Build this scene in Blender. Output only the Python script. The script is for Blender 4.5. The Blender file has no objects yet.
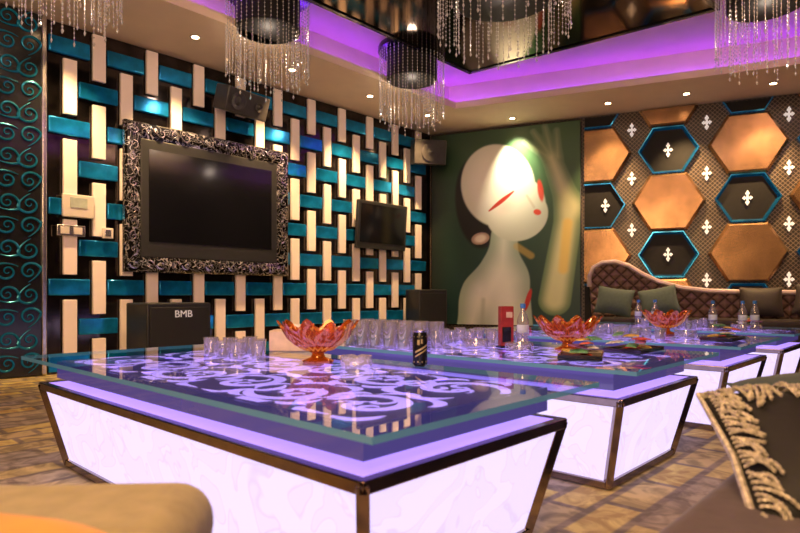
import bpy, math, random
from mathutils import Matrix, Vector
random.seed(7)
R=math.radians
sc=bpy.context.scene
try:
    sc.view_settings.view_transform='Standard'
except Exception: pass

# ------------------------------------------------------------ room frame
HC=0.78
A=Vector((math.sin(R(43)),math.cos(R(43)),0)); B=Vector((-A.y,A.x,0))
ROT=math.atan2(A.y,A.x)
W0=Vector((-3.51,5.85,0)); C0=W0+A*5.89
H=Vector((0.918,-0.397,0)).normalized(); N=Vector((-H.y,H.x,0)); ROTH=math.atan2(H.y,H.x)
ZS=3.49; ZC=3.92
def tvp(t,off,z): return W0+A*t-B*off+Vector((0,0,z))
def hxp(s,off,z): return C0+H*s-N*off+Vector((0,0,z))
F1=Vector((-0.055,1.183,0))
F=[F1,Vector((.86,2.18,0)),Vector((1.83,3.22,0)),Vector((2.80,4.26,0))]
def tb(i,a,b,z=0.5): return F[i]+A*a+B*b+Vector((0,0,z))

# ------------------------------------------------------------ materials
MC={}
def mat(name,col,rough=.5,metal=0,emit=None,es=0,var=.12,scale=18,bump=0,spec=.5,coat=0,sheen=0):
    if name in MC: return MC[name]
    m=bpy.data.materials.new(name); m.use_nodes=True; nt=m.node_tree
    b=nt.nodes['Principled BSDF']
    tc=nt.nodes.new('ShaderNodeTexCoord'); no=nt.nodes.new('ShaderNodeTexNoise')
    no.inputs['Scale'].default_value=scale; no.inputs['Detail'].default_value=3
    nt.links.new(tc.outputs['Object'],no.inputs['Vector'])
    rp=nt.nodes.new('ShaderNodeValToRGB')
    lo=[c*(1-var) for c in col[:3]]; hi=[min(1,c*(1+var)) for c in col[:3]]
    rp.color_ramp.elements[0].position=.3; rp.color_ramp.elements[1].position=.7
    rp.color_ramp.elements[0].color=(*lo,1); rp.color_ramp.elements[1].color=(*hi,1)
    nt.links.new(no.outputs['Fac'],rp.inputs['Fac']); nt.links.new(rp.outputs['Color'],b.inputs['Base Color'])
    b.inputs['Roughness'].default_value=rough; b.inputs['Metallic'].default_value=metal
    b.inputs['Specular IOR Level'].default_value=spec
    b.inputs['Coat Weight'].default_value=coat; b.inputs['Sheen Weight'].default_value=sheen
    if emit: 
        b.inputs['Emission Color'].default_value=(*emit,1); b.inputs['Emission Strength'].default_value=es
    if bump:
        bp=nt.nodes.new('ShaderNodeBump'); bp.inputs['Strength'].default_value=bump; bp.inputs['Distance'].default_value=.01
        nt.links.new(no.outputs['Fac'],bp.inputs['Height']); nt.links.new(bp.outputs['Normal'],b.inputs['Normal'])
    MC[name]=m; return m
def glassmat(name,tint,ior=1.5,gl=(1,1,1),rough=.02,base=0,basecol=(0,0,0),add=0,emit=None):
    m=bpy.data.materials.new(name); m.use_nodes=True; nt=m.node_tree; nt.nodes.clear()
    out=nt.nodes.new('ShaderNodeOutputMaterial'); mx=nt.nodes.new('ShaderNodeMixShader')
    tr=nt.nodes.new('ShaderNodeBsdfTransparent'); g=nt.nodes.new('ShaderNodeBsdfGlossy')
    fr=nt.nodes.new('ShaderNodeFresnel'); fr.inputs['IOR'].default_value=ior
    tr.inputs['Color'].default_value=(*tint,1); g.inputs['Color'].default_value=(*gl,1); g.inputs['Roughness'].default_value=rough
    first=tr.outputs[0]
    if base:
        if emit:
            d=nt.nodes.new('ShaderNodeEmission'); d.inputs['Color'].default_value=(*emit,1)
            dd=nt.nodes.new('ShaderNodeBsdfDiffuse'); dd.inputs['Color'].default_value=(*basecol,1)
            ad=nt.nodes.new('ShaderNodeAddShader'); nt.links.new(d.outputs[0],ad.inputs[0]); nt.links.new(dd.outputs[0],ad.inputs[1]); d=ad
        else:
            d=nt.nodes.new('ShaderNodeBsdfDiffuse'); d.inputs['Color'].default_value=(*basecol,1)
        m0=nt.nodes.new('ShaderNodeMixShader'); m0.inputs[0].default_value=base
        nt.links.new(tr.outputs[0],m0.inputs[1]); nt.links.new(d.outputs[0],m0.inputs[2]); first=m0.outputs[0]
    ma=nt.nodes.new('ShaderNodeMath'); ma.operation='ADD'; ma.use_clamp=True; ma.inputs[1].default_value=add
    nt.links.new(fr.outputs[0],ma.inputs[0])
    ge=nt.nodes.new('ShaderNodeNewGeometry'); iv=nt.nodes.new('ShaderNodeMath'); iv.operation='SUBTRACT'; iv.inputs[0].default_value=1
    nt.links.new(ge.outputs['Backfacing'],iv.inputs[1])
    mu=nt.nodes.new('ShaderNodeMath'); mu.operation='MULTIPLY'; nt.links.new(ma.outputs[0],mu.inputs[0]); nt.links.new(iv.outputs[0],mu.inputs[1])
    nt.links.new(mu.outputs[0],mx.inputs[0]); nt.links.new(first,mx.inputs[1]); nt.links.new(g.outputs[0],mx.inputs[2])
    nt.links.new(mx.outputs[0],out.inputs[0]); return m
def nodemat(name):
    m=bpy.data.materials.new(name); m.use_nodes=True; return m,m.node_tree,m.node_tree.nodes['Principled BSDF']

M_cream=mat('cream_paint',(.80,.63,.46),.7,var=.03,scale=4)
M_black=mat('black_lacquer',(.012,.012,.014),.18,spec=.6)
M_matte=mat('matte_black_panel',(.010,.009,.010),.6,spec=.3)
M_back=mat('bronze_black_backing',(.055,.045,.045),.08,spec=.8,var=.6,scale=5,metal=.9)
M_blackmat=mat('black_plastic',(.02,.02,.022),.45)
M_greyplas=mat('charcoal_plastic',(.045,.04,.042),.35)
M_grille=mat('black_speaker_grille',(.015,.015,.017),.6,bump=.4,scale=160)
M_chrome=mat('dark_chrome',(.30,.235,.22),.15,metal=1)
M_silver=mat('silver_trim',(.72,.69,.72),.25,metal=1,var=.2)
M_slatw=mat('white_slat_lacquer',(.95,.82,.77),.3,var=.03,scale=3)
M_slatb=mat('blue_metallic_slat',(.008,.25,.60),.13,metal=.6,var=.6,scale=5)
M_bronze=mat('bronze_leather',(.36,.205,.105),.27,metal=.85,var=.3,scale=3,bump=.18)
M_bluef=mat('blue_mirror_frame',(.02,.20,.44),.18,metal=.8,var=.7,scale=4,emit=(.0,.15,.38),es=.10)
M_white=mat('white_ornament',(.85,.82,.80),.4,emit=(1,.93,.9),es=.45)  # emission makes the ornaments glow, although they are no lamps
M_screen=mat('screen_glass',(.006,.006,.009),.10,spec=.4)
M_teal=mat('teal_scroll_lacquer',(.01,.13,.18),.25,metal=.6,emit=(0,.28,.38),es=.08)
M_ivory=mat('ivory_plastic',(.7,.62,.55),.4,var=.03)
M_velv=mat('teal_grey_velvet',(.06,.09,.09),.8,sheen=.2,bump=.2,scale=30)
M_brown=mat('dark_brown_upholstery',(.022,.013,.014),.6,sheen=.05,bump=.3,scale=20)
M_darkv=mat('near_black_velvet',(.010,.009,.010),.65,sheen=.04,bump=.3,scale=20)
M_lilac=mat('pale_glossy_trim',(.62,.48,.52),.22,metal=.3)
M_mauve=mat('mauve_grey_upholstery',(.10,.07,.085),.75,sheen=.2,bump=.2)
M_gold=mat('beige_gold_velvet',(.38,.31,.17),.8,sheen=.3,bump=.2,scale=25)
M_orange=mat('orange_glow_velvet',(.85,.30,.04),.7,sheen=.2,emit=(.9,.32,.02),es=.22)  # blurred orange glow put into the colour and emission
M_fringe=mat('silver_gold_rope',(.60,.54,.44),.42,var=.4,scale=90,metal=.2)
M_panel,nt,b=nodemat('lit_panel')
tc=nt.nodes.new('ShaderNodeTexCoord'); wv=nt.nodes.new('ShaderNodeTexNoise'); wv.inputs['Scale'].default_value=3.2; wv.inputs['Detail'].default_value=1; wv.inputs['Distortion'].default_value=3
nt.links.new(tc.outputs['Object'],wv.inputs['Vector'])
rp=nt.nodes.new('ShaderNodeValToRGB'); e=rp.color_ramp.elements
e[0].position=.48; e[0].color=(.76,.63,1,1); e[1].position=.5; e[1].color=(.69,.55,.97,1)
n=rp.color_ramp.elements.new(.52); n.color=(.78,.66,1,1)
nt.links.new(wv.outputs['Fac'],rp.inputs['Fac']); nt.links.new(rp.outputs['Color'],b.inputs['Emission Color']); b.inputs['Emission Strength'].default_value=1.2
b.inputs['Base Color'].default_value=(.12,.10,.18,1)
M_ledge=mat('lit_ledge',(.2,.15,.4),.3,emit=(.44,.27,1),es=1.15)
M_tier=mat('violet_acrylic',(.03,.03,.12),.08,emit=(.18,.13,.58),es=.34,var=.2,scale=3,coat=.6)
M_tiertop=mat('violet_print',(.04,.03,.10),.3,emit=(.14,.08,.34),es=.45,var=.5,scale=3)
M_scroll=mat('glowing_scroll',(.6,.45,.9),.4,emit=(.52,.33,1),es=1.5,var=.2,scale=6)
M_glass=glassmat('table_glass',(.86,.91,.96),1.45)
M_gedge=glassmat('table_glass_edge',(.35,.50,.60),1.5,base=.7,basecol=(.12,.28,.34),emit=(.04,.11,.15))
M_mug=glassmat('frosted_glass',(.84,.84,.88),1.45,base=.16,basecol=(.75,.70,.70),add=.12)
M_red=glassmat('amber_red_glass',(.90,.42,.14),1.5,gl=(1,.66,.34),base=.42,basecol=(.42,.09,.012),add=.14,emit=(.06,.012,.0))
M_bead=glassmat('crystal_bead',(.85,.82,.82),1.6,gl=(1,.93,.85),base=.55,basecol=(.70,.63,.58),add=.25,rough=.15,emit=(.14,.115,.10))
M_mirror=mat('bronze_mirror',(.065,.038,.026),.09,metal=1,var=.15,scale=3)
M_led=mat('violet_led',(.3,.1,.6),.5,emit=(.20,.028,1),es=21)
M_bulb=mat('warm_bulb',(1,.8,.5),.5,emit=(1,.66,.34),es=30)
M_redcard=mat('red_card',(.32,.03,.03),.4,var=.3)
M_can=mat('dark_can',(.015,.015,.018),.22,metal=.4)
M_cang=mat('gold_can_print',(.62,.48,.22),.3,metal=.5)
M_blue=mat('blue_cap',(.05,.2,.5),.4)
M_label=mat('bottle_label',(.55,.62,.75),.5,var=.4)
M_plate=mat('dark_green_tray',(.03,.06,.05),.3,var=.4)

M_carpet,nt,b=nodemat('patterned_carpet')
tc=nt.nodes.new('ShaderNodeTexCoord'); mp=nt.nodes.new('ShaderNodeMapping'); mp.inputs['Rotation'].default_value=(0,0,-ROT)
nt.links.new(tc.outputs['Object'],mp.inputs['Vector'])
br=nt.nodes.new('ShaderNodeTexBrick'); br.inputs['Scale'].default_value=2.2; br.inputs['Color1'].default_value=(.66,.50,.14,1); br.inputs['Color2'].default_value=(.30,.25,.21,1); br.inputs['Mortar'].default_value=(.24,.19,.14,1); br.inputs['Mortar Size'].default_value=.05; br.inputs['Mortar Smooth'].default_value=.6
br.inputs['Brick Width'].default_value=.8; br.inputs['Row Height'].default_value=.36; br.offset=.37
vo=nt.nodes.new('ShaderNodeTexNoise'); vo.inputs['Scale'].default_value=7; vo.inputs['Detail'].default_value=4; vo.inputs['Distortion'].default_value=1.5
rp=nt.nodes.new('ShaderNodeValToRGB'); rp.color_ramp.elements[0].position=.4; rp.color_ramp.elements[0].color=(.25,.25,.25,1); rp.color_ramp.elements[1].position=.6; rp.color_ramp.elements[1].color=(.72,.72,.72,1)
mx=nt.nodes.new('ShaderNodeMixRGB'); mx.blend_type='OVERLAY'; mx.inputs[0].default_value=.7
nt.links.new(mp.outputs[0],br.inputs['Vector']); nt.links.new(mp.outputs[0],vo.inputs['Vector']); nt.links.new(vo.outputs['Fac'],rp.inputs['Fac'])
nt.links.new(br.outputs['Color'],mx.inputs[1]); nt.links.new(rp.outputs['Color'],mx.inputs[2]); nt.links.new(mx.outputs[0],b.inputs['Base Color'])
b.inputs['Roughness'].default_value=.8
def diaper(name,k,p0,c0,p1,c1,rough,bump=0):
    m,nt,b=nodemat(name)
    tc=nt.nodes.new('ShaderNodeTexCoord'); sx=nt.nodes.new('ShaderNodeSeparateXYZ'); nt.links.new(tc.outputs['Object'],sx.inputs[0])
    def mth(op,a,bv):
        q=nt.nodes.new('ShaderNodeMath'); q.operation=op
        for i,v in enumerate((a,bv)):
            if v is None: continue
            if isinstance(v,(int,float)): q.inputs[i].default_value=v
            else: nt.links.new(v,q.inputs[i])
        return q.outputs[0]
    p=mth('ABSOLUTE',mth('SINE',mth('MULTIPLY',mth('ADD',sx.outputs['X'],sx.outputs['Z']),k),None),None)
    q2=mth('ABSOLUTE',mth('SINE',mth('MULTIPLY',mth('SUBTRACT',sx.outputs['X'],sx.outputs['Z']),k),None),None)
    mn=mth('MINIMUM',p,q2)
    rp=nt.nodes.new('ShaderNodeValToRGB'); rp.color_ramp.elements[0].position=p0; rp.color_ramp.elements[0].color=(*c0,1); rp.color_ramp.elements[1].position=p1; rp.color_ramp.elements[1].color=(*c1,1)
    nt.links.new(mn,rp.inputs['Fac']); nt.links.new(rp.outputs['Color'],b.inputs['Base Color']); b.inputs['Roughness'].default_value=rough
    if bump:
        bp=nt.nodes.new('ShaderNodeBump'); bp.inputs['Strength'].default_value=bump; bp.inputs['Distance'].default_value=.05
        nt.links.new(mn,bp.inputs['Height']); nt.links.new(bp.outputs['Normal'],b.inputs['Normal'])
    return m
M_hexwall=diaper('dark_diaper_wallcovering',52,.15,(.22,.16,.12),.42,(.024,.018,.016),.35)
M_tuft=diaper('mauve_brown_tufted_upholstery',19,.05,(.07,.04,.035),.5,(.24,.14,.12),.42,.8)
M_frame,nt,b=nodemat('ornate_frame_lacquer')
tc=nt.nodes.new('ShaderNodeTexCoord'); no=nt.nodes.new('ShaderNodeTexNoise'); no.inputs['Scale'].default_value=8; no.inputs['Distortion'].default_value=3.5; no.inputs['Detail'].default_value=0
nt.links.new(tc.outputs['Object'],no.inputs['Vector'])
rp=nt.nodes.new('ShaderNodeValToRGB'); e=rp.color_ramp.elements; e[0].position=.46; e[0].color=(.012,.011,.013,1); e[1].position=.485; e[1].color=(.62,.58,.62,1)
q=e.new(.53); q.color=(.62,.58,.62,1); q=e.new(.555); q.color=(.012,.011,.013,1)
nt.links.new(no.outputs['Fac'],rp.inputs['Fac']); nt.links.new(rp.outputs['Color'],b.inputs['Base Color']); b.inputs['Roughness'].default_value=.18; b.inputs['Metallic'].default_value=.6
M_paint,nt,b=nodemat('mural_paint')
at=nt.nodes.new('ShaderNodeAttribute'); at.attribute_name='paint'; nt.links.new(at.outputs['Color'],b.inputs['Base Color']); b.inputs['Roughness'].default_value=.38

# ------------------------------------------------------------ mesh builder
UP=Matrix(((1,0,0,0),(0,0,-1,0),(0,1,0,0),(0,0,0,1)))   # xy drawing -> xz plane, extruded to -y
class MB:
    def __init__(s): s.v=[]; s.f=[]; s.m=[]
    def add(s,vs,fs,m=0,M=None):
        o=len(s.v)
        for v in vs:
            v=Vector(v)
            if M is not None: v=M@v
            s.v.append(v)
        for f in fs: s.f.append([i+o for i in f]); s.m.append(m)
        return s
    def box(s,c,d,m=0,M=None,ms=None):
        x,y,z=c; a,b,e=d[0]/2,d[1]/2,d[2]/2
        vs=[(x+i*a,y+j*b,z+k*e) for k in(-1,1) for j in(-1,1) for i in(-1,1)]
        fs=[(0,2,3,1),(4,5,7,6),(0,1,5,4),(2,6,7,3),(0,4,6,2),(1,3,7,5)]
        o=len(s.f); s.add(vs,fs,m,M)
        if ms is not None:
            for i in range(2,6): s.m[o+i]=ms
        return s
    def prism(s,poly,z0,z1,m=0,M=None,top=None):
        n=len(poly); top=top or poly
        vs=[(p[0],p[1],z0) for p in poly]+[(p[0],p[1],z1) for p in top]
        fs=[tuple(reversed(range(n))),tuple(range(n,2*n))]+[(i,(i+1)%n,(i+1)%n+n,i+n) for i in range(n)]
        return s.add(vs,fs,m,M)
    def lathe(s,prof,seg=24,m=0,M=None,mod=None,cap=True):
        vs=[];n=len(prof)
        for j,(r,z) in enumerate(prof):
            for i in range(seg):
                a=2*math.pi*i/seg
                rr,zz=(r,z) if not mod else mod(j/(n-1),a,r,z)
                vs.append((rr*math.cos(a),rr*math.sin(a),zz))
        fs=[(j*seg+i,j*seg+(i+1)%seg,(j+1)*seg+(i+1)%seg,(j+1)*seg+i) for j in range(n-1) for i in range(seg)]
        if cap: fs+= [tuple(reversed(range(seg))),tuple(range((n-1)*seg,n*seg))]
        return s.add(vs,fs,m,M)
    def tube(s,pts,r,sides=6,m=0,M=None,closed=False):
        pts=[Vector(p) for p in pts]; n=len(pts); vs=[]
        nrm=None
        for i,p in enumerate(pts):
            t=(pts[(i+1)%n]-pts[i-1]) if closed else (pts[min(i+1,n-1)]-pts[max(i-1,0)])
            if t.length<1e-9: t=Vector((0,0,1))
            t.normalize()
            if nrm is None: nrm=t.orthogonal().normalized()
            nrm=(nrm-t*nrm.dot(t))
            nrm=nrm.normalized() if nrm.length>1e-6 else t.orthogonal().normalized()
            bn=t.cross(nrm); rr=r(i/(n-1)) if callable(r) else r
            for k in range(sides):
                a=2*math.pi*k/sides; vs.append(p+nrm*math.cos(a)*rr+bn*math.sin(a)*rr)
        L=n if closed else n-1
        fs=[(i*sides+k,i*sides+(k+1)%sides,((i+1)%n)*sides+(k+1)%sides,((i+1)%n)*sides+k) for i in range(L) for k in range(sides)]
        if not closed: fs+=[tuple(reversed(range(sides))),tuple(range((n-1)*sides,n*sides))]
        return s.add(vs,fs,m,M)
    def ribbon(s,pts,w,z,m=0,M=None):
        n=len(pts);vs=[]
        for i,p in enumerate(pts):
            a=pts[max(i-1,0)]; c=pts[min(i+1,n-1)]
            tx,ty=c[0]-a[0],c[1]-a[1]; l=math.hypot(tx,ty) or 1; nx,ny=-ty/l,tx/l
            ww=w(i/(n-1)) if callable(w) else w
            vs+=[(p[0]+nx*ww,p[1]+ny*ww,z),(p[0]-nx*ww,p[1]-ny*ww,z)]
        return s.add(vs,[(2*i,2*i+1,2*i+3,2*i+2) for i in range(n-1)],m,M)
    def octa(s,c,r,h,m=0):
        x,y,z=c
        return s.add([(x+r,y,z),(x,y+r,z),(x-r,y,z),(x,y-r,z),(x,y,z+h),(x,y,z-h)],[(0,1,4),(1,2,4),(2,3,4),(3,0,4),(1,0,5),(2,1,5),(3,2,5),(0,3,5)],m)
    def build(s,name,mats,parent=None,loc=(0,0,0),rot=(0,0,0),smooth=True,bevel=0,seg=2,label=None,cat=None,group=None,kind=None,ang=35):
        me=bpy.data.meshes.new(name); me.from_pydata([tuple(v) for v in s.v],[],s.f); me.update()
        if not isinstance(mats,(list,tuple)): mats=[mats]
        for mm in mats: me.materials.append(mm)
        me.polygons.foreach_set('material_index',s.m)
        if smooth:
            me.polygons.foreach_set('use_smooth',[True]*len(me.polygons)); me.set_sharp_from_angle(angle=R(ang))
        o=bpy.data.objects.new(name,me); sc.collection.objects.link(o)
        o.location=loc; o.rotation_euler=rot
        if parent: o.parent=parent
        if bevel:
            bm=o.modifiers.new('bevel','BEVEL'); bm.width=bevel; bm.segments=seg; bm.limit_method='ANGLE'
        tag(o,label,cat,group,kind); return o
def tag(o,label=None,cat=None,group=None,kind=None):
    if label:o['label']=label
    if cat:o['category']=cat
    if group:o['group']=group
    if kind:o['kind']=kind
def empty(name,loc,rot=(0,0,0),label=None,cat=None,group=None):
    o=bpy.data.objects.new(name,None); sc.collection.objects.link(o); o.location=loc; o.rotation_euler=rot; o.empty_display_size=.1
    tag(o,label,cat,group); return o
def dup(o,loc,rotz=None,label=None,parent=None):
    c=o.copy(); sc.collection.objects.link(c)
    if parent is None:
        c.location=loc
        if rotz is not None: c.rotation_euler=(o.rotation_euler[0],o.rotation_euler[1],rotz)
        if label: c['label']=label
    else: c.parent=parent
    for ch in list(o.children): dup(ch,None,parent=c)
    return c
def struct(o): o['kind']='structure'; return o
def text(name,body,size,mat_,parent,loc,rot):
    cu=bpy.data.curves.new(name,'FONT'); cu.body=body; cu.size=size; cu.extrude=.003; cu.align_x='CENTER'; cu.align_y='CENTER'
    t=bpy.data.objects.new('tmp',cu); sc.collection.objects.link(t)
    dg=bpy.context.evaluated_depsgraph_get(); me=bpy.data.meshes.new_from_object(t.evaluated_get(dg))
    bpy.data.objects.remove(t); me.materials.clear(); me.materials.append(mat_)
    o=bpy.data.objects.new(name,me); sc.collection.objects.link(o); o.parent=parent; o.location=loc; o.rotation_euler=rot; return o
def spiral(cx,cy,r,turns,a0,dr=1,n=36,k=1.9):
    return [(cx+r*math.exp(-k*i/n)*math.cos(a0+dr*turns*2*math.pi*i/n),cy+r*math.exp(-k*i/n)*math.sin(a0+dr*turns*2*math.pi*i/n)) for i in range(n+1)]
def clip(poly,axis,val,keep_less):
    out=[];n=len(poly)
    ins=lambda p:(p[axis]<=val) if keep_less else (p[axis]>=val)
    for i in range(n):
        a,b=poly[i],poly[(i+1)%n]
        if ins(a): out.append(a)
        if ins(a)!=ins(b):
            t=(val-a[axis])/(b[axis]-a[axis]); out.append((a[0]+(b[0]-a[0])*t,a[1]+(b[1]-a[1])*t))
    return out
def hexp(cx,cy,w,h):
    return [(cx+w/2,cy),(cx+w/4,cy+h/2),(cx-w/4,cy+h/2),(cx-w/2,cy),(cx-w/4,cy-h/2),(cx+w/4,cy-h/2)]

# ------------------------------------------------------------ room shell
P_end=W0-A*3.45; P_near=Vector((-.33,-1.83,0)); P_far=C0+H*8.03
room=[P_near,P_far,C0,P_end]   # ccw
def xy(v): return (v.x,v.y)
def inset(poly,d):
    n=len(poly); L=[]
    for i in range(n):
        a=poly[i]; b=poly[(i+1)%n]; t=(b-a).normalized(); nn=Vector((-t.y,t.x,0)); L.append((a+nn*d,t))
    out=[]
    for i in range(n):
        p1,t1=L[i-1]; p2,t2=L[i]; w=p2-p1; den=t1.x*t2.y-t1.y*t2.x
        u=(w.x*t2.y-w.y*t2.x)/den; out.append(p1+t1*u)
    return out
big=inset(room,-.15)
struct(MB().prism([xy(p) for p in big],-.1,0).build('floor',M_carpet,smooth=False))
struct(MB().prism([xy(p) for p in big],ZC,ZC+.1).build('ceiling',M_cream,smooth=False))
for nm,i,mt in (('wall_right',0,M_brown),('wall_back',1,M_hexwall),('wall_left',2,M_black),('wall_front',3,M_brown)):
    a,b=room[i],room[(i+1)%4]; 
    t=(b-a).normalized(); L=(b-a).length
    o=MB().box((L/2,-.07,ZC/2),(L,.14,ZC)).build(nm,mt,loc=a,rot=(0,0,math.atan2(t.y,t.x)),smooth=False); struct(o)
def ring(mb,po,pi,z0,z1):
    n=len(po)
    for i in range(n):
        j=(i+1)%n; mb.prism([xy(po[i]),xy(po[j]),xy(pi[j]),xy(pi[i])],z0,z1)
in0=inset(room,.004); in12=inset(room,1.2); in115=inset(room,1.165); in95=inset(room,.92); in9=inset(room,.90)
mb=MB(); ring(mb,in0,in12,ZS,ZS+.05); ring(mb,in115,in12,ZS+.05,ZS+.09)
struct(mb.build('trim_1',M_cream,smooth=False))
mb=MB(); ring(mb,in9,in95,ZS+.05,ZC); struct(mb.build('trim_2',M_cream,smooth=False))
ia=inset(room,.99); ib=inset(room,1.02)
mb=MB(); ring(mb,ia,ib,ZS+.052,ZS+.075)
mb.build('led_strip',M_led,smooth=False,label='violet LED strip running inside the ceiling cove',cat='light strip')
mv=Vector((.93,8.0,0)); md=Vector((.798,-.603,0)); mk=-A
ml=[mv,mv+mk*4.6,mv+mk*4.6+md*2.95,mv+md*2.95]
mp_=empty('ceiling_mirror',(mv.x,mv.y,3.75),label='dark bronze mirrored ceiling panel in a black frame',cat='ceiling mirror')
loc=[(p-mv).to_2d()[:] for p in ml]
MB().prism(loc,0,.03).build('mirror_glass',M_mirror,mp_,smooth=False)
mb=MB()
for i in range(4):
    a=Vector((*loc[i],0)); b=Vector((*loc[(i+1)%4],0)); t=(b-a); L=t.length
    mb.box((L/2,0,.08),(L+.05,.05,.19),M=Matrix.Translation(a)@Matrix.Rotation(math.atan2(t.y,t.x),4,'Z'))
mb.build('mirror_frame',M_black,mp_,smooth=False)

# ------------------------------------------------------------ woven slat wall
ww=empty('woven_wall_panel',tvp(0,0,0),(0,0,ROT),'woven wall cladding of white upright and blue horizontal slats','wall panel')
MB().box((2.955,-.008,1.745),(5.82,.016,3.48)).build('backing_panel',M_back,ww,smooth=False)
SL=.55
ws=MB().box((0,0,0),(.128,.04,SL)).build('white_slat',M_slatw,ww,bevel=.005)
bs=MB().box((0,0,0),(.385,.04,.165)).build('blue_slat',M_slatb,ww,bevel=.012,seg=3)
first={'w':1,'b':1}
random.seed(21)
for i in range(22):
    for j in range(9):
        t=-.305+.278*i; z=.058+.4*j
        if t<.2: continue
        if .95<t<2.65 and 1.1<z<2.55: continue
        k='b' if (i+j)%2==0 else 'w'
        z0,z1=z-SL/2,z+SL/2
        if k=='w':
            z0=max(z0,.02); z1=min(z1,3.46)
        src=ws if k=='w' else bs
        if first[k]: o=src; first[k]=0
        else:
            o=src.copy(); sc.collection.objects.link(o); o.parent=ww
        o.location=(t,-.037-(.012 if k=='w' else 0),(z0+z1)/2 if k=='w' else z)
        if k=='w': o.scale=(1,1,(z1-z0)/SL)
        if k=='b': o.rotation_euler=(R(random.uniform(-4,4)),0,0)
        if k=='b' and z<.1: o.location.z=.10
sp=empty('scroll_panel',tvp(.02,.02,0),(0,0,ROT),'tall black lacquer panel with teal baroque scrollwork','decorative panel')
MB().box((-.55,-.04,1.74),(1.03,.08,3.46)).build('panel_board',M_black,sp,smooth=False)
s0=None
for k in range(16):
    z=.14+.215*k
    for c,(x0,dr) in enumerate(((-.14,1),(-.32,-1),(-.50,1),(-.68,-1),(-.86,1))):
        m_=(k+c)%2
        if s0 is None:
            mb=MB(); mb.tube([(p[0],p[1],0) for p in spiral(0,0,.105,1.5,R(90),1,40)],lambda q:.009*(1-q)+.004,6,M=UP)
            mb.tube([(-.105*math.sin(u)*.9,.105*math.cos(u)+.06*u,0) for u in [-q*.18 for q in range(8)]],lambda q:.009*(1-q)+.003,6,M=UP)
            s0=mb.build('scroll',M_teal,sp)
            o=s0
        else:
            o=s0.copy(); sc.collection.objects.link(o); o.parent=sp
        o.location=(x0,-.086,z); o.rotation_euler=(0,R(90+180*m_+ (35 if c%2 else -20)),0)
MB().box((-.015,-.05,1.74),(.045,.10,3.46)).build('edge_trim',M_silver,sp,bevel=.01)

# ------------------------------------------------------------ framed television
tv=empty('wall_television',tvp(1.805,.078,1.83),(0,0,ROT),'large flat television in a wide ornate silver and black frame','television')
W_,H_=2.10,1.61; fw=.175
mb=MB()
prof=[(0,.0),(0,.06),(.02,.08),(.08,.078),(.14,.06),(fw,.045),(fw,0)]
cor=[(-1,-1),(1,-1),(1,1),(-1,1)]
vs=[];fs=[]
for cx,cy in cor:
    for d,h in prof: vs.append((cx*(W_/2-d),cy*(H_/2-d),h))
n=len(prof)
for c in range(4):
    for i in range(n-1):
        a=c*n+i;b_=((c+1)%4)*n+i; fs.append((a,b_,b_+1,a+1))
mb.add(vs,fs,0,UP); mb.build('ornate_frame',M_frame,tv,smooth=False)
o0=MB().tube([(p[0],p[1],0) for p in spiral(0,0,.060,1.3,0,1,22)],lambda q:.008*(1-q)+.003,5,M=UP).build('scroll_ornament',M_silver,tv)
ops=[]
for i in range(14):
    x=-W_/2+.1+i*(W_-.2)/13
    for s_ in (-1,1): ops.append((x,s_*(H_/2-.085),0 if i%2 else 180))
for i in range(1,10):
    y=-H_/2+.1+i*(H_-.2)/10
    for s_ in (-1,1): ops.append((s_*(W_/2-.085),y,90 if i%2 else 270))
for i,(x,y,a) in enumerate(ops):
    o=o0 if i==0 else o0.copy()
    if i: sc.collection.objects.link(o); o.parent=tv
    o.location=(x,-.082,y); o.rotation_euler=(0,R(a),0)
MB().box((0,-.03,0),(1.76,.05,1.28)).build('television_body',M_blackmat,tv,bevel=.01)
MB().box((0,-.058,.03),(1.58,.006,1.0)).build('screen',M_screen,tv,smooth=False)
t2=empty('wall_television',tvp(4.55,.122,1.82),(R(4),0,ROT),'smaller black flat television mounted on the slat wall','television')
MB().box((0,-.06,0),(1.04,.06,.70)).build('television_body',M_blackmat,t2,bevel=.012)
MB().box((0,-.093,.02),(.94,.006,.56)).build('screen',M_screen,t2,smooth=False)
MB().box((0,.0,0),(.3,.07,.25)).build('wall_bracket',M_blackmat,t2)
def speaker(loc,rot,w,d,h,label,txt=None,cones=2,bracket=True,grille=False,mt=None):
    e=empty('loudspeaker',loc,rot,label,'speaker')
    MB().box((0,0,0),(w,d,h)).build('cabinet',mt or M_blackmat,e,bevel=.015)
    if grille: MB().box((0,-d/2-.008,-.01),(w*.92,.016,h*.90)).build('front_grille',M_grille,e,bevel=.006)
    else:
        for i in range(cones):
            x=0 if cones==1 else (-w/4 if i==0 else w/4)
            r=min(h*.36,w*.36) if cones==1 or i==0 else h*.2
            T=Matrix.Translation((x,-d/2,0))@Matrix.Rotation(R(90),4,'X')
            MB().lathe([(r,0),(r*1.06,.012),(r*.96,.016),(r*.5,.002),(r*.3,.012),(0.001,.02)],24,M=T,cap=False).build('speaker_cone',M_greyplas,e)
    if bracket: MB().box((0,d/2+.04,0),(.08,.10,.08)).build('wall_bracket',M_blackmat,e)
    if txt: text('lettering',txt,h*.15,mat('white_lettering',(.8,.8,.82),.4,emit=(1,1,1),es=.15),e,(w*.04,-d/2-.019,h*.33),(R(90),0,0))
    return e
speaker(tvp(2.05,.32,3.06),(R(18),0,ROT+R(8)),.62,.24,.28,'charcoal loudspeaker tilted down above the large television',mt=M_greyplas)
speaker(tvp(5.42,.36,3.05),(R(10),0,ROT-R(35)),.52,.3,.38,'black loudspeaker with round cone high in the corner',cones=1,mt=M_greyplas)
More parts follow.
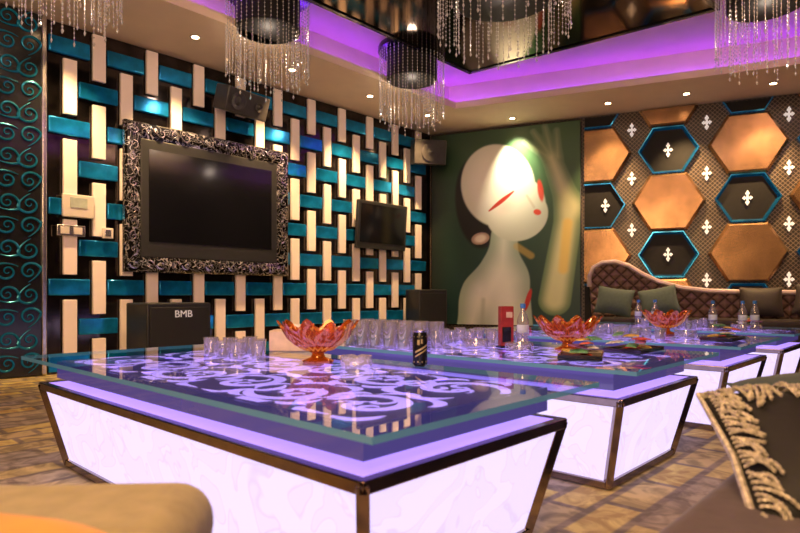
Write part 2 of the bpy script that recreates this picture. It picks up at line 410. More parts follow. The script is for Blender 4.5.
speaker(tvp(1.12,.38,.353),(0,0,ROT),.70,.5,.69,'black floor-standing subwoofer with white lettering beneath the television','BMB',1,False,True)
speaker(tvp(5.30,.42,.435),(0,0,ROT-R(20)),.5,.45,.86,'black floor-standing loudspeaker in the room corner',None,1,False,True)
e=empty('wall_control_panel',tvp(.316,.078,1.67),(0,0,ROT),'ivory wall keypad with a small display','control panel')
MB().box((0,-.015,0),(.30,.03,.23)).build('plate',M_ivory,e,bevel=.01)
MB().box((0,-.033,.03),(.16,.006,.10)).build('display',mat('pale_display',(.45,.5,.42),.3),e)
e=empty('light_switch',tvp(.25,.078,1.42),(0,0,ROT),'double silver light switch plate on the slat wall','switch',)
MB().box((0,-.012,0),(.26,.024,.11)).build('plate',M_silver,e,bevel=.006)
for x in (-.06,.06): MB().box((x,-.028,0),(.08,.008,.07)).build('rocker',M_ivory,e,bevel=.003)
e=empty('light_switch',tvp(.60,.078,1.42),(0,0,ROT),'small ivory light switch plate on the slat wall','switch')
MB().box((0,-.012,0),(.11,.024,.11)).build('plate',M_ivory,e,bevel=.006)
MB().box((0,-.028,0),(.06,.008,.07)).build('rocker',M_silver,e,bevel=.003)

# ------------------------------------------------------------ mural painting
SX,SZ0,SZ1=2.40,.30,3.44
e=empty('mural_painting',hxp(.06,0,0),(0,0,ROTH),'tall dark green painting of a pale figure with closed eyes','painting')
MB().box((SX/2,-.03,(SZ0+SZ1)/2),(SX+.03,.06,SZ1-SZ0+.03)).build('stretcher',M_black,e,smooth=False)
nx,nz=200,250
def ss(a,b,x):
    t=max(0,min(1,(x-a)/(b-a))); return t*t*(3-2*t)
def ell(x,y,cx,cy,rx,ry,ang=0):
    c,s_=math.cos(R(ang)),math.sin(R(ang)); dx,dy=x-cx,y-cy
    u=(dx*c+dy*s_)/rx; v=(-dx*s_+dy*c)/ry; return math.sqrt(u*u+v*v)
def seg(x,y,ax,ay,bx,by):
    px,py=bx-ax,by-ay; t=max(0,min(1,((x-ax)*px+(y-ay)*py)/(px*px+py*py))); return math.hypot(x-ax-px*t,y-ay-py*t),t
def mixc(a,b,t): return tuple(a[i]*(1-t)+b[i]*t for i in range(3))
def smin(a,b,k):
    h=max(k-abs(a-b),0)/k; return min(a,b)-h*h*k*.25
def cap(x,y,a,b_,r1,r2):
    d,t=seg(x,y,*a,*b_); return d-(r1+(r2-r1)*t)
def paintcol(x,y):
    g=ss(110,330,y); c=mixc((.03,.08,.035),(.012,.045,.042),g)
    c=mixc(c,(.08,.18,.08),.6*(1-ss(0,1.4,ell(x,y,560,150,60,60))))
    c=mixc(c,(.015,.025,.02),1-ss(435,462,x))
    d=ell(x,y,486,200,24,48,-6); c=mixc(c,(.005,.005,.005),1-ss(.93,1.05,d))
    d=cap(x,y,(512,235),(510,268),13,15)
    d=smin(d,cap(x,y,(508,275),(492,300),20,22),16); d=smin(d,cap(x,y,(488,290),(474,345),16,14),14)
    d=smin(d,cap(x,y,(512,285),(515,345),24,26),14)
    c=mixc(c,mixc((.86,.85,.78),(.36,.44,.36),ss(-22,0,d)),1-ss(-.6,1,d))
    f=cap(x,y,(491,300),(489,340),0,0); c=mixc(c,(.42,.46,.38),.55*(1-ss(0,4,abs(f))))
    a_=cap(x,y,(560,300),(574,210),15,12); a_=smin(a_,cap(x,y,(574,210),(557,160),12,9),10)
    for (p,q_) in (((555,160),(532,142)),((556,158),(540,133)),((558,158),(551,129)),((563,160),(562,134))): a_=smin(a_,cap(x,y,p,q_,5,3),4)
    c=mixc(c,mixc((.58,.60,.36),(.12,.20,.11),ss(-11,0,a_)),1-ss(-.6,1,a_))
    d,t=seg(x,y,568,270,572,225); c=mixc(c,(.75,.52,.10),.7*(1-ss(2,7,d)))
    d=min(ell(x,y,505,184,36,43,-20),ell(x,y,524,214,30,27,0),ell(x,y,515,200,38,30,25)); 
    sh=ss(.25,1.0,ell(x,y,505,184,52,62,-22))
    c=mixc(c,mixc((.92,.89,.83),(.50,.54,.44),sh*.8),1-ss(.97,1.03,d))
    d=ell(x,y,488,237,9,6,-10); c=mixc(c,mixc((.80,.68,.58),(.45,.28,.22),ss(.4,.9,d)),1-ss(.95,1.08,d))
    c=mixc(c,(.85,.35,.25),.25*(1-ss(0,1,ell(x,y,513,205,16,11,-35))))
    w_=1.3
    d,t=seg(x,y,497,209,521,191); c=mixc(c,(.5,.03,.02),1-ss(w_*math.sin(math.pi*t)+.4,w_*math.sin(math.pi*t)+1.2,d))
    c=mixc(c,(.62,.05,.03),.95*(1-ss(.7,1.1,ell(x,y,547,192,3,12,-8))))
    c=mixc(c,(.65,.06,.04),1-ss(.8,1.1,ell(x,y,544,213,4,3,20)))
    d,t=seg(x,y,534,196,541,208); c=mixc(c,(.5,.42,.32),.5*(1-ss(.5,1.8,d)))
    d,t=seg(x,y,524,246,538,256); c=mixc(c,(.60,.40,.10),.5*(1-ss(2,4.5,d)))
    c=mixc(c,(.5,.03,.03),1-ss(.8,1.1,ell(x,y,535,300,2.5,12,15)))
    return c
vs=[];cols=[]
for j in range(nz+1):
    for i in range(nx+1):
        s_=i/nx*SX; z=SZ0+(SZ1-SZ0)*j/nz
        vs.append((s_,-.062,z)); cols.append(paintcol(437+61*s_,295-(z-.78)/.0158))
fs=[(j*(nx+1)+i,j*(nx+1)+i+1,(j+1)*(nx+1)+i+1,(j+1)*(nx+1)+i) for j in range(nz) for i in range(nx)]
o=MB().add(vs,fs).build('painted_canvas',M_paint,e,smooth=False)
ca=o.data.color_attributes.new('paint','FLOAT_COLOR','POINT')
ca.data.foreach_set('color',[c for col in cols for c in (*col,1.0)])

# ------------------------------------------------------------ hexagon wall
SMIN=2.52; ZMAX=3.47
def cl(poly):
    p=clip(poly,0,SMIN,False)
    if len(p)<3: return []
    p=clip(p,1,ZMAX,True)
    return p if len(p)>=3 else []
colss=[2.70,3.68,4.68,5.66,6.64]
for ci,s_ in enumerate(colss):
    for r in range(5):
        z=.61+.755*r
        bronze=(ci+r)%2==1
        if z>3.9: continue
        if bronze:
            p=cl(hexp(s_,z,.98,.82)); q=cl(hexp(s_,z,.90,.75))
            if len(p)<3: continue
            p=[(a-s_,b_-z) for a,b_ in p]; q=[(a-s_,b_-z) for a,b_ in q]
            mb=MB()
            if len(p)==len(q): mb.prism(p,0,.05,M=UP); mb.prism(p,.05,.085,M=UP,top=q)
            else: mb.prism(p,0,.085,M=UP)
            mb.build('bronze_hexagon',M_bronze,None,hxp(s_,.003,z),(0,0,ROTH),smooth=False,label='padded bronze leather hexagon mounted on the dark wall',cat='wall hexagon',group='bronze hexagon wall decorations')
        else:
            e=empty('blue_hexagon',hxp(s_,.003,z),(0,0,ROTH),'blue mirrored hexagon outline with dark centre on the wall','wall hexagon','blue hexagon wall decorations')
            mb=MB()
            for (w1,w2,d) in ((.81,.775,.07),):
                P1=hexp(s_,z,w1,w1*.82); P2=hexp(s_,z,w2,w2*.82)
                for i in range(6):
                    p=cl([P1[i],P1[(i+1)%6],P2[(i+1)%6],P2[i]])
                    if len(p)>=3: mb.prism([(a-s_,b_-z) for a,b_ in p],0,d,M=UP)
                P3=hexp(s_,z,w2-.06,(w2-.06)*.82)
                if not any(pp[1]>ZMAX or pp[0]<SMIN for pp in P1):
                    vs=[(a-s_,b_-z,.06) for a,b_ in P2]+[(a-s_,b_-z,.012) for a,b_ in P3]
                    mb.add(vs,[(i,(i+1)%6,(i+1)%6+6,i+6) for i in range(6)],0,UP)
            mb.build('frame_border',M_bluef,e,smooth=False)
            p=cl(hexp(s_,z,.77,.77*.82))
            if len(p)>=3: MB().prism([(a-s_,b_-z) for a,b_ in p],0,.012,M=UP).build('frame_centre',M_matte,e,smooth=False)
def orn_poly(r):
    out=[]
    for k in range(4):
        a=math.pi/2*k; L=r*(1.3 if k%2 else .8)
        for (u,v) in ((.20,-.14),(.42,-.15),(.52,-.32),(.66,-.32),(.72,-.20),(.84,-.16),(1.02,0),(.84,.16),(.72,.20),(.66,.32),(.52,.32),(.42,.15),(.20,.14)):
            out.append((L*u*math.cos(a)-r*v*math.sin(a),L*u*math.sin(a)+r*v*math.cos(a)))
    return out
om=None
pos=[]
for k,s_ in enumerate((3.19,4.18,5.17,6.15)):
    for z in (.24,.99,1.74,2.50,3.22): pos.append((s_,.004,z))
for ci,s_ in enumerate(colss):
    for r in range(4):
        if (ci+r)%2==0: pos.append((s_+(.0 if ci else .12),.018,.61+.755*r))
for s_,off,z in pos:
    if om is None:
        om=MB().prism(orn_poly(.080),0,.02,M=UP).build('wall_ornament',M_white,None,hxp(s_,off,z),(0,0,ROTH),label='small white fleur cross ornament on the dark wall',cat='wall ornament',group='white fleur wall ornaments',smooth=False)
    else:
        o=om.copy(); sc.collection.objects.link(o); o.location=hxp(s_,off,z)

# ------------------------------------------------------------ tables
def frustum_pts(x0,x1,y0,y1,ins,z0,z1):
    b=[(x0+ins,y0+ins,z0),(x1-ins,y0+ins,z0),(x1-ins,y1-ins,z0),(x0+ins,y1-ins,z0)]
    t=[(x0,y0,z1),(x1,y0,z1),(x1,y1,z1),(x0,y1,z1)]
    return [Vector(v) for v in b],[Vector(v) for v in t]
def bar(mb,a,b,w,m=0):
    a=Vector(a);b=Vector(b);d=b-a;L=d.length; q=d.to_track_quat('Z','Y').to_matrix().to_4x4()
    mb.box((0,0,L/2),(w,w,L+w*.6),m,Matrix.Translation(a)@q)
random.seed(3)
def make_table(i,LB):
    LA=1.02
    e=empty('light_table',F[i],(0,0,ROT),'illuminated glass-topped table with glowing panels and dark chrome frame','table','row of illuminated lounge tables')
    MB().box((LA/2,LB/2,.492),(LA,LB,.016),0,ms=1).build('glass_top',[M_glass,M_gedge],e,smooth=False)
    x0,x1,y0,y1=.10,LA-.10,.13,LB-.16
    MB().box(((x0+x1)/2,(y0+y1)/2,.443),(x1-x0,y1-y0,.074)).build('upper_tier',M_tier,e,smooth=False)
    MB().box(((x0+x1)/2,(y0+y1)/2,.4812),(x1-x0-.03,y1-y0-.03,.002)).build('printed_sheet',M_tiertop,e,smooth=False)
    mb=MB(); y=y0+.20
    k=0
    while y<y1-.14:
        for x,dr in ((x0+.21,1),(x0+.60,-1)):
            r=.16+.03*random.random(); a0=R(90 if dr>0 else 270)+random.uniform(-.5,.5)
            xx=x+random.uniform(-.02,.02)
            mb.ribbon(spiral(xx,y,r,1.35,a0,dr*(1 if k%2 else -1),40,1.7),lambda q:.022*math.sin(math.pi*min(1,q+.12))**.7*(1-.5*q)+.003,.4830)
            for h in range(7):
                a=a0+h*.9; px_,py_=xx+r*1.0*math.cos(a),y+r*1.0*math.sin(a)
                pts=[(px_+u*.13*math.cos(a+.4+1.6*u),py_+u*.13*math.sin(a+.4+1.6*u)) for u in [q/8 for q in range(9)]]
                pts=[p for p in pts if x0+.03<p[0]<x1-.03 and y0+.03<p[1]<y1-.03]
                if len(pts)>3: mb.ribbon(pts,lambda q:.018*math.sin(math.pi*q)+.002,.4832)
            for h in range(3):
                mb.ribbon(spiral(xx+.05*math.cos(h*2.1),y+.05*math.sin(h*2.1),.05,.8,h*2.1,-dr,16,1.2),lambda q:.010*math.sin(math.pi*q)+.002,.4834)
        y+=.31; k+=1
    mb.build('scroll_print',M_scroll,e,smooth=False,kind='stuff')
    bx0,bx1,by0,by1=.06,LA-.08,.09,LB-.10
    bt,tp=frustum_pts(bx0,bx1,by0,by1,.08,.02,.368)
    mb=MB()
    for k in range(4):
        bar(mb,tp[k],tp[(k+1)%4],.031); bar(mb,bt[k],bt[(k+1)%4],.030); bar(mb,bt[k],tp[k],.030)
    mb.build('metal_frame',M_chrome,e,smooth=False,bevel=.003)
    MB().box(((bx0+bx1)/2,(by0+by1)/2,.374),(bx1-bx0-.03,by1-by0-.03,.014)).build('lit_ledge',M_ledge,e,smooth=False)
    MB().box(((bx0+bx1)/2,(by0+by1)/2,.393),(bx1-bx0-.30,by1-by0-.30,.03)).build('tier_support',M_ledge,e,smooth=False)
    cen=(sum(tp,Vector())+sum(bt,Vector()))/8
    for k in range(4):
        q=[bt[k],bt[(k+1)%4],tp[(k+1)%4],tp[k]]
        nn=(q[1]-q[0]).cross(q[3]-q[0]).normalized()
        if nn.dot(q[0]-cen)<0: nn=-nn
        out=[p-nn*.002 for p in q]; inn=[p-nn*.012 for p in q]
        MB().add(out+inn,[(0,1,2,3),(7,6,5,4),(0,4,5,1),(1,5,6,2),(2,6,7,3),(3,7,4,0)]).build('light_panel',M_panel,e,smooth=False)
    return e
make_table(0,2.30); make_table(1,2.10); make_table(2,2.10); make_table(3,2.10)

# ------------------------------------------------------------ table things
def make_bowl(loc,sc_,label):
    e=empty('fruit_bowl',loc,(0,0,random.random()*6),label,'bowl','amber glass fruit bowls')
    prof=[(.001,.006),(.062,.0),(.066,.008),(.03,.022),(.024,.038),(.05,.052),(.10,.075),(.135,.110),(.158,.155),(.150,.155),(.125,.115),(.090,.085),(.03,.064),(.001,.062)]
    def md(t,a,r,z):
        k=max(0,min(1,(z-.06)/.09)); return r*(1+.09*k*math.cos(10*a)), z+.020*k*math.cos(10*a)
    MB().lathe([(r*sc_,z*sc_) for r,z in prof],60,mod=lambda t,a,r,z:md(t,a,r,z),cap=False).build('bowl_body',M_red,e)
    mb=MB()
    for i in range(20):
        for tw in (.5,-.5):
            a=2*math.pi*i/20
            mb.tube([((.055+.10*u)*sc_*math.cos(a+u*tw),(.055+.10*u)*sc_*math.sin(a+u*tw),(.052+.100*u**1.4)*sc_) for u in [q/6 for q in range(7)]],.0035,5)
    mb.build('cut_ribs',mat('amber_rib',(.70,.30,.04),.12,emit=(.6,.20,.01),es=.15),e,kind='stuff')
    return e
make_bowl(tb(0,.77,1.11),1.0,'scalloped amber-red glass fruit bowl near a drink can')
make_bowl(tb(1,.63,.60),1.0,'scalloped amber-red glass fruit bowl beside a water bottle')
make_bowl(tb(2,.84,.68),1.0,'scalloped amber-red glass fruit bowl on a lit table')
e=empty('drink_can',(0.079,2.366,.5),(0,0,-1.3),'black slim drink can with silver rim and gold printing','can')
MB().lathe([(.022,0),(.027,.005),(.029,.012),(.029,.122),(.025,.134)],28,cap=False).build('can_body',M_can,e)
MB().lathe([(.025,.134),(.026,.140),(.023,.140),(.021,.136),(.001,.136)],24,cap=False).build('can_lid',M_silver,e)
def patch(mb,a0,a1,z0,z1,sl=0,r=.0294):
    n=10; vs=[];
    for i in range(n+1):
        a=a0+(a1-a0)*i/n; vs+=[(r*math.cos(a),r*math.sin(a),z0+sl*i/n),(r*math.cos(a),r*math.sin(a),z1+sl*i/n)]
    mb.add(vs,[(2*i,2*i+2,2*i+3,2*i+1) for i in range(n)])
mb=MB()
for k in range(2):
    o_=math.pi*k
    patch(mb,-1.0+o_,.9+o_,.052,.060,.030); patch(mb,-1.0+o_,.7+o_,.036,.042,.030)
patch(mb,-3.14,3.14,.116,.119); patch(mb,-3.14,3.14,.016,.022); patch(mb,-.7,-.35,.085,.105); patch(mb,-.2,.05,.09,.108)
mb.build('printed_graphic',M_cang,e,kind='stuff')
e=empty('tissue_box',(-.52,3.02,.5),(0,0,ROT-.9),'pale beige tissue box on the lit table','tissue box')
MB().box((0,0,.052),(.25,.12,.104)).build('box_body',mat('beige_box',(.80,.62,.48),.6),e,bevel=.006)
mb=MB(); mb.prism([(-.05,-.015),(.05,-.015),(.04,.015),(-.04,.015)],.104,.132,top=[(-.02,-.01),(.06,-.02),(.03,.02),(-.05,.01)]); mb.build('tissue',mat('tissue_paper',(.85,.8,.78),.8),e)
def mkcup(name,r,h,mt,label,group,handle=False):
    e=empty(name,(0,0,-5),(0,0,0),label,'glass',group)
    MB().lathe([(.001,.001),(r*.8,0),(r*.86,.004),(r,h),(r*.92,h),(r*.78,.012),(.001,.012)],20,cap=False).build('glass_body',mt,e)
    if handle:
        MB().tube([(r*.85+.03*math.sin(math.pi*u),0,h*.2+h*.6*u) for u in [q/8 for q in range(9)]],.006,6).build('handle',mt,e)
    return e
cupsrc=mkcup('drinking_glass',.036,.075,M_mug,'short clear drinking glass on a glass table','short clear glasses')
cups=[(-.80,2.72),(-.72,2.64),(-.74,2.80),(-.64,2.70),(-.88,2.80),(-.82,2.90),(-.66,2.80),(-.92,2.92),(-.74,2.96)]
pts=[Vector((x,y,.5)) for x,y in cups]
pts+=[tb(1,a,b_) for a,b_ in ((.80,1.30),(.88,1.24),(.72,1.22),(.84,1.14),(.76,1.38),(.93,1.36),(.68,1.08),(.93,1.05),(.62,1.20),(.60,1.32),(.80,.98),(.70,1.46),(.86,1.46))]
pts+=[tb(2,a,b_) for a,b_ in ((.30,.62),(.22,.50),(.42,.98),(.5,1.3),(.3,1.25),(.20,.76),(.34,.78),(.14,.62),(.60,1.0),(.25,.95))]
pts+=[tb(3,a,b_) for a,b_ in ((.35,.75),(.5,.9),(.4,1.2),(.6,1.1),(.25,.85),(.15,.75),(.7,.8))]
cupsrc.location=pts[0]
for p in pts[1:]: dup(cupsrc,p,random.random()*6)
mug=mkcup('beer_mug',.042,.14,M_mug,'tall clear glass mug standing in a row on the table','row of glass mugs',True)
mp=[]
for r in range(2):
    for k in range(6): mp.append(tb(1,.13+.135*r,1.16+.105*k))
mug.location=mp[0]; mug.rotation_euler=(0,0,ROT)
for p in mp[1:]: dup(mug,p,ROT)
def dish(loc,label,mt=M_mug,r=.07):
    e=empty('ashtray',loc,(0,0,0),label,'ashtray','round glass ashtrays')
    MB().lathe([(.001,.0),(r*.9,0),(r,.01),(r,.045),(r*.85,.045),(r*.78,.014),(.001,.012)],24,mod=lambda t,a,rr,z:(rr,z-(.006*max(0,math.cos(4*a))**6 if z>.03 else 0)),cap=False).build('dish_body',mt,e); return e
M_dish=glassmat('bright_cut_glass',(.9,.9,.93),1.5,base=.30,basecol=(.85,.8,.8),add=.18)
dl='round clear glass ashtray on a lit table'
dish((-.17,2.33,.5),'round clear cut-glass dish between bowl and drink can',M_dish,.062); dish(tb(1,.42,1.02),dl); dish(tb(2,.60,.47),dl); dish(tb(3,.45,.45),dl); dish(tb(1,.40,.74),dl)
bt=empty('water_bottle',(.640,3.125,.5),(0,0,0),'clear plastic water bottle with blue cap standing on the table','bottle','water bottles')
MB().lathe([(.001,.004),(.024,0),(.031,.006),(.031,.05),(.029,.055),(.031,.06),(.031,.14),(.028,.16),(.013,.195),(.012,.215),(.001,.215)],20,cap=False).build('bottle_body',M_mug,bt)
MB().lathe([(.0135,.212),(.0145,.214),(.0145,.235),(.001,.236)],16,cap=False).build('bottle_cap',M_blue,bt)
MB().lathe([(.0312,.085),(.0316,.086),(.0316,.125),(.0312,.126)],20,cap=False).build('bottle_label',M_label,bt)
for p in (tb(3,.69,1.22),tb(3,.10,.56),tb(3,.14,.36),tb(3,.24,.30),tb(3,.6,1.34)): dup(bt,p,random.random()*6)
e=empty('menu_stand',(.565,3.20,.5),(0,0,.3),'upright red and black printed card stand','menu stand')
MB().box((0,0,.115),(.075,.035,.21)).build('card',M_redcard,e,bevel=.002)
MB().box((0,0,.005),(.09,.06,.01)).build('stand_base',M_black,e)
MB().box((.01,-.019,.175),(.035,.004,.03)).build('printed_patch',mat('cream_print',(.65,.5,.4),.5),e)
MB().box((-.005,-.019,.07),(.05,.004,.08)).build('printed_patch',M_black,e)
def tray(loc,rot,label):
    e=empty('snack_tray',loc,(0,0,rot),label,'tray','dark snack trays')
    MB().box((0,0,.006),(.30,.18,.012)).build('tray_base',M_plate,e,bevel=.004)
    mb=MB()
    for s_,ax in ((1,0),(-1,0),(1,1),(-1,1)):
        if ax==0: mb.box((s_*.148,0,.014),(.008,.18,.018))
        else: mb.box((0,s_*.088,.014),(.30,.008,.018))
    mb.build('tray_rim',M_chrome,e)
    return e
trs=((1,.78,.32,ROT),(1,.34,.38,ROT+.4),(2,.5,.22,ROT),(3,.75,.45,ROT+.2))
for i,a,b_,r_ in trs: tray(tb(i,a,b_),r_,'dark serving tray with snack packets')
random.seed(11)
cols=[(.6,.08,.05),(.65,.45,.1),(.1,.3,.15),(.75,.7,.6),(.25,.08,.25)]
for (i,a,b_,r_) in trs:
    for k in range(8):
        p=tb(i,a+random.uniform(-.10,.10),b_+random.uniform(-.06,.06),.515+.010*k)
        c=cols[k%5]
        MB().prism([(-.04,-.025),(.04,-.025),(.04,.025),(-.04,.025)],0,.006,top=[(-.036,-.02),(.036,-.02),(.036,.02),(-.036,.02)]).prism([(-.03,-.02),(.03,-.02),(.03,.02),(-.03,.02)],.006,.011,top=[(-.015,-.01),(.015,-.01),(.015,.01),(-.015,.01)]).build('snack_packet',mat('packet%d'%(k%5),c,.3,var=.5,scale=60),None,p,(random.uniform(-.15,.15),random.uniform(-.15,.15),random.random()*6),label='small foil snack packet lying on a dark tray',cat='snack packet',group='snack packets on the trays')

# ------------------------------------------------------------ sofas
def pth(u,v,t): return t/2*max(0,(1-abs(u)**2.6))**.55*max(0,(1-abs(v)**2.6))**.55
def pillow(mb,w,h,t,n=20,M=None):
    vs=[]
    for sgn in (1,-1):
        for j in range(n+1):
            for i in range(n+1):
                u=2*i/n-1; v=2*j/n-1
                px=u*w/2*(1-.07*(1-v*v)*abs(u)); py=v*h/2*(1-.07*(1-u*u)*abs(v))
                vs.append((px,py,sgn*pth(u,v,t)))
    o=(n+1)**2; fs=[]
    for j in range(n):
        for i in range(n):
            a=j*(n+1)+i; fs.append((a,a+1,a+n+2,a+n+1)); fs.append((o+a,o+a+n+1,o+a+n+2,o+a+1))
    mb.add(vs,fs,0,M); return mb
so=empty('long_sofa',hxp(0,.12,0),(0,0,ROTH),'long mauve-brown tufted sofa with arched end and pale glossy trim','sofa')
prof=[(2.66,.30),(2.62,.9),(2.62,1.05),(2.68,1.18),(2.80,1.25),(2.98,1.26),(3.16,1.20),(3.34,1.08),(3.55,.97),(3.85,.88),(4.2,.835),(4.7,.815),(5.4,.81),(7.4,.81),(7.4,.30)]
MB().prism(prof,0,.20,M=UP).build('backrest',M_tuft,so,bevel=.03,seg=3)
MB().tube([(x,-.21,z) for x,z in prof[1:-1]],.034,8).build('piping',M_lilac,so)
MB().box((5.02,-.57,.20),(4.76,.74,.28)).build('sofa_base',M_brown,so,bevel=.03)
for k in range(5):
    MB().box((2.66+.475+.95*k,-.59,.40),(.93,.74,.14)).build('seat_cushion',M_brown,so,bevel=.05,seg=4)
for x in (2.8,4.5,6,7.2):
    for y in (-.25,-.85): MB().lathe([(.025,.0),(.03,.06)],10,M=Matrix.Translation((x,y,0))).build('leg',M_black,so)
def cushion(loc,rot,w,h,t,mt,label,group=None):
    return pillow(MB(),w,h,t).build('cushion',mt,None,loc,rot,label=label,cat='cushion',group=group,ang=80)
G='scatter cushions on the long sofa'
for s_,off,m_,tl in ((2.98,.52,M_velv,.15),(3.56,.55,M_velv,-.2),(4.78,.50,M_brown,.0),(5.38,.52,M_brown,.2),):
    cushion(hxp(s_,off,.69),(R(68),tl,ROTH),.50,.42,.16,m_,'plump %s cushion leaning on the tufted sofa back'%('teal grey velvet' if m_==M_velv else 'dark brown'),G)
sf=empty('near_sofa',(.35,.96,0),(0,0,ROT),'low mauve grey upholstered sofa beside the lit tables','sofa')
MB().box((1.6,-.42,.18),(4.2,.80,.28)).build('sofa_base',M_brown,sf,bevel=.02)
MB().box((.55,-.40,.335),(2.0,.78,.10)).build('seat_cushion',M_mauve,sf,bevel=.04,seg=4)
MB().box((2.60,-.40,.335),(2.0,.78,.10)).build('seat_cushion',M_mauve,sf,bevel=.04,seg=4)
MB().box((1.6,-.93,.50),(4.2,.20,.62)).build('backrest',M_mauve,sf,bevel=.06,seg=4)
FW,FH,FT=.56,.36,.22
fc=empty('fringed_cushion',(.935,1.19,.440),(R(34),R(2),-R(6)),'plump near-black velvet cushion edged with twisted silver-beige tassels','cushion')
pillow(MB(),FW,FH,FT,24).build('cushion_body',M_darkv,fc,ang=80)
mb=MB(); random.seed(5)
def surf(x,y):
    u=max(-1,min(1,x/(FW/2))); v=max(-1,min(1,y/(FH/2))); return pth(u,v,FT)
def strand(x,y,dx,dy,L):
    bow=random.uniform(.004,.012); sway=random.uniform(-.008,.008)
    for ph in (0,math.pi):
        pts=[]
        for q in range(25):
            u=q/24; a=u*24+ph
            X=x+dx*L*u+sway*math.sin(math.pi*u)*(-dy); Y=y+dy*L*u+sway*math.sin(math.pi*u)*dx
            pts.append((X+.0023*math.cos(a)*(-dy),Y+.0023*math.cos(a)*dx,surf(X,Y)+.007+.0023*math.sin(a)+bow*math.sin(math.pi*u)))
        mb.tube(pts,.0025,5)
def dirn(a): return math.cos(a),math.sin(a)
for k in range(56):
    x=-.265+.53*k/55; dx,dy=dirn(R(-95)+random.uniform(-.25,.25)); strand(x,.176,dx,dy,.092+random.uniform(-.018,.018))
for k in range(26):
    y=-.15+.30*k/25; dx,dy=dirn(R(-55)+random.uniform(-.25,.25)); strand(-.268,y,dx,dy,.062+random.uniform(-.012,.014))
mb.build('rope_fringe',M_fringe,fc,kind='stuff')
MB().tube([(-.275,-.17,.0),(-.262,0,.005),(-.278,.176,.005),(0,.167,.01),(.278,.176,.005)],.008,8).build('rope_hem',M_fringe,fc)
cushion((1.27,1.60,.46),(R(18),0,R(10)),.60,.42,.17,M_velv,'teal grey velvet cushion behind the fringed cushion')
ot=empty('ottoman',(-.80,.86,0),(0,0,R(3)),'beige gold velvet upholstered ottoman with rounded top','ottoman')
MB().box((0,0,.408),(1.0,.30,.13)).build('padded_top',M_gold,ot,bevel=.06,seg=6)
MB().box((0,0,.18),(.92,.24,.32)).build('ottoman_base',M_brown,ot,bevel=.02)
bo=empty('glow_pouf',(-.42,.40,0),(0,0,0),'orange glow imitated by an added pouf beside the ottoman','glow_pouf')  # round shape added to stand in for an orange glow
MB().lathe([(.001,.02),(.22,.02),(.235,.05),(.24,.49),(.225,.55),(.18,.570),(.001,.575)],40,cap=False).build('glow_pouf_body',M_orange,bo)
MB().lathe([(.238,.48),(.248,.49),(.238,.50)],40,cap=False).build('piping',M_brown,bo)
# ------------------------------------------------------------ chandeliers
def chandelier(loc,r,ztop,zdrum,zbot,label,nO=44):
    e=empty('crystal_chandelier',(loc[0],loc[1],ztop),(0,0,0),label,'chandelier','crystal bead chandeliers')
    d=zdrum-ztop; b_=zbot-ztop
    MB().lathe([(r*1.0,0),(r*1.02,-.02),(r*1.02,-.07),(r*.9,-.075),(.001,-.075)],40,cap=False).build('ceiling_canopy',M_black,e)
    MB().lathe([(r*.76,-.07),(r*.76,d),(r*.72,d-.01),(.001,d-.01)],40,cap=False).build('drum',M_matte,e)
    mb=MB()
    def st(x,y,z0,z1):
        mb.tube([(x,y,z0),(x,y,z1)],.0014,3)
        z=z0-.03
        while z>z1: mb.octa((x,y,z),.0074,.011); z-=.038
        mb.octa((x,y,z1-.02),.011,.024)
    for i in range(nO):
        a=2*math.pi*i/nO; st(r*.97*math.cos(a),r*.97*math.sin(a),-.07,b_+.12+.10*(i%3)/2+.03*random.random())
    for i in range(nO//2):
        a=2*math.pi*(i+.5)/(nO//2); st(r*.70*math.cos(a),r*.70*math.sin(a),d,b_-.0+.10*(i%2))
    mb.build('bead_strings',M_bead,e,smooth=False,kind='stuff')
    ld=bpy.data.lights.new('chandelier_lamp','POINT'); ld.energy=6; ld.color=(1,.80,.62); ld.shadow_soft_size=.06
    lo=bpy.data.objects.new('chandelier_lamp',ld); sc.collection.objects.link(lo); lo.parent=e; lo.location=(0,0,d-.14)
    return e
cl_='round black drum chandelier with hanging crystal bead strings'
chandelier((-2.65,4.75),.42,ZC,3.50,2.90,cl_)
chandelier((-1.36,6.18),.43,ZC,3.50,2.90,cl_)
chandelier((.15,7.6),.42,ZC,3.50,2.90,cl_)
chandelier((.92,5.35),.60,3.75,3.42,2.98,'large crystal bead chandelier under the mirrored ceiling panel',54)
chandelier((3.45,5.65),.44,3.92,3.50,2.90,cl_)

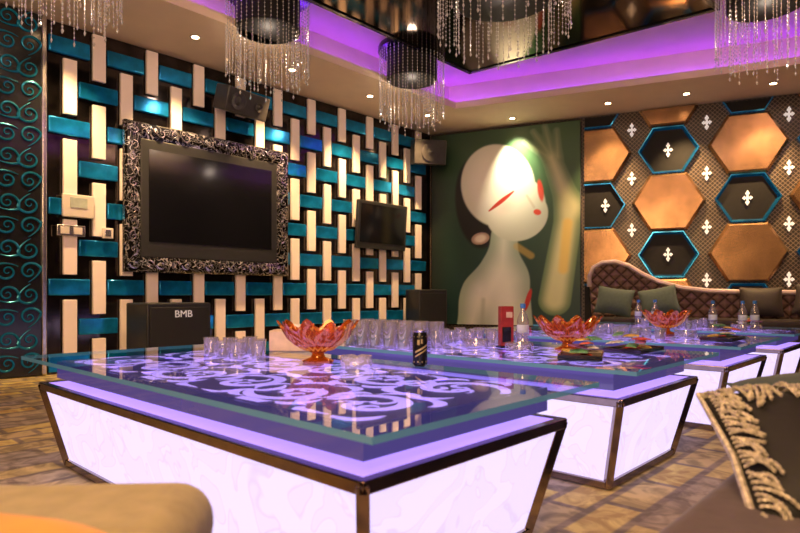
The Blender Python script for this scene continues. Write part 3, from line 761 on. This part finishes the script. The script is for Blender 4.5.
# ------------------------------------------------------------ lights
def downlight(p,target,energy,col=(1,.62,.26),size=R(66),blend=.95,label='small round warm ceiling downlight'):
    e=empty('downlight',p,(0,0,0),label,'downlight','recessed ceiling downlights')
    MB().lathe([(.055,0),(.055,-.012),(.04,-.012),(.04,0)],20,cap=False).build('trim_ring',M_silver,e)
    MB().lathe([(.038,-.004),(.001,-.004)],20,cap=False).build('bulb',M_bulb,e)
    ld=bpy.data.lights.new('spot_lamp','SPOT'); ld.energy=energy; ld.color=col; ld.spot_size=size; ld.spot_blend=blend; ld.shadow_soft_size=.04
    lo=bpy.data.objects.new('spot_lamp',ld); sc.collection.objects.link(lo); lo.parent=e; lo.location=(0,0,-.03)
    d=Vector(target)-Vector(p); lo.rotation_euler=d.to_track_quat('-Z','Y').to_euler()
    return e
for t,en in ((.1,350),(1.25,350),(2.5,370),(3.8,400),(5.0,360)):
    downlight(tvp(t,.70,ZS),tvp(t+.1,.05,1.9),en)
downlight(hxp(1.5,.42,ZS),hxp(1.5,.02,2.8),280,(1,.86,.52))
for s_,en in ((2.9,380),(3.9,420),(4.9,420),(5.9,380)):
    downlight(hxp(s_,.6,ZS),hxp(s_,.05,2.0),en)
def area(name,loc,target,size,energy,col):
    ld=bpy.data.lights.new(name,'AREA'); ld.energy=energy; ld.size=size; ld.color=col
    lo=bpy.data.objects.new(name,ld); sc.collection.objects.link(lo); lo.location=loc
    lo.rotation_euler=(Vector(target)-Vector(loc)).to_track_quat('-Z','Y').to_euler(); return lo
area('ceiling_fill',(-1.2,2.0,3.8),(-1.2,5,0),1.6,65,(1,.66,.34))  # added warm fill below the ceiling, no fixture belongs to it
area('ceiling_fill',(3.8,4.3,3.8),(3.5,5,0),1.6,60,(1,.66,.34))  # second added fill, over the right side of the room
area('camera_side_fill',(-.6,-.9,2.3),(.5,7.5,3.4),1.6,150,(1,.62,.30))  # unseen fill added behind the camera to brighten ceiling and walls
w=bpy.data.worlds.new('dim_room'); sc.world=w; w.use_nodes=True
w.node_tree.nodes['Background'].inputs[0].default_value=(.25,.15,.3,1); w.node_tree.nodes['Background'].inputs[1].default_value=.05

# ------------------------------------------------------------ camera
cd=bpy.data.cameras.new('camera'); cam=bpy.data.objects.new('camera',cd); sc.collection.objects.link(cam)
cam.location=(0,0,HC); cam.rotation_euler=(R(90),0,0); cd.sensor_width=36; cd.lens=27; cd.shift_y=.0356; cd.clip_start=.02
cd.dof.use_dof=True; cd.dof.focus_distance=4.0; cd.dof.aperture_fstop=3.6
sc.camera=cam
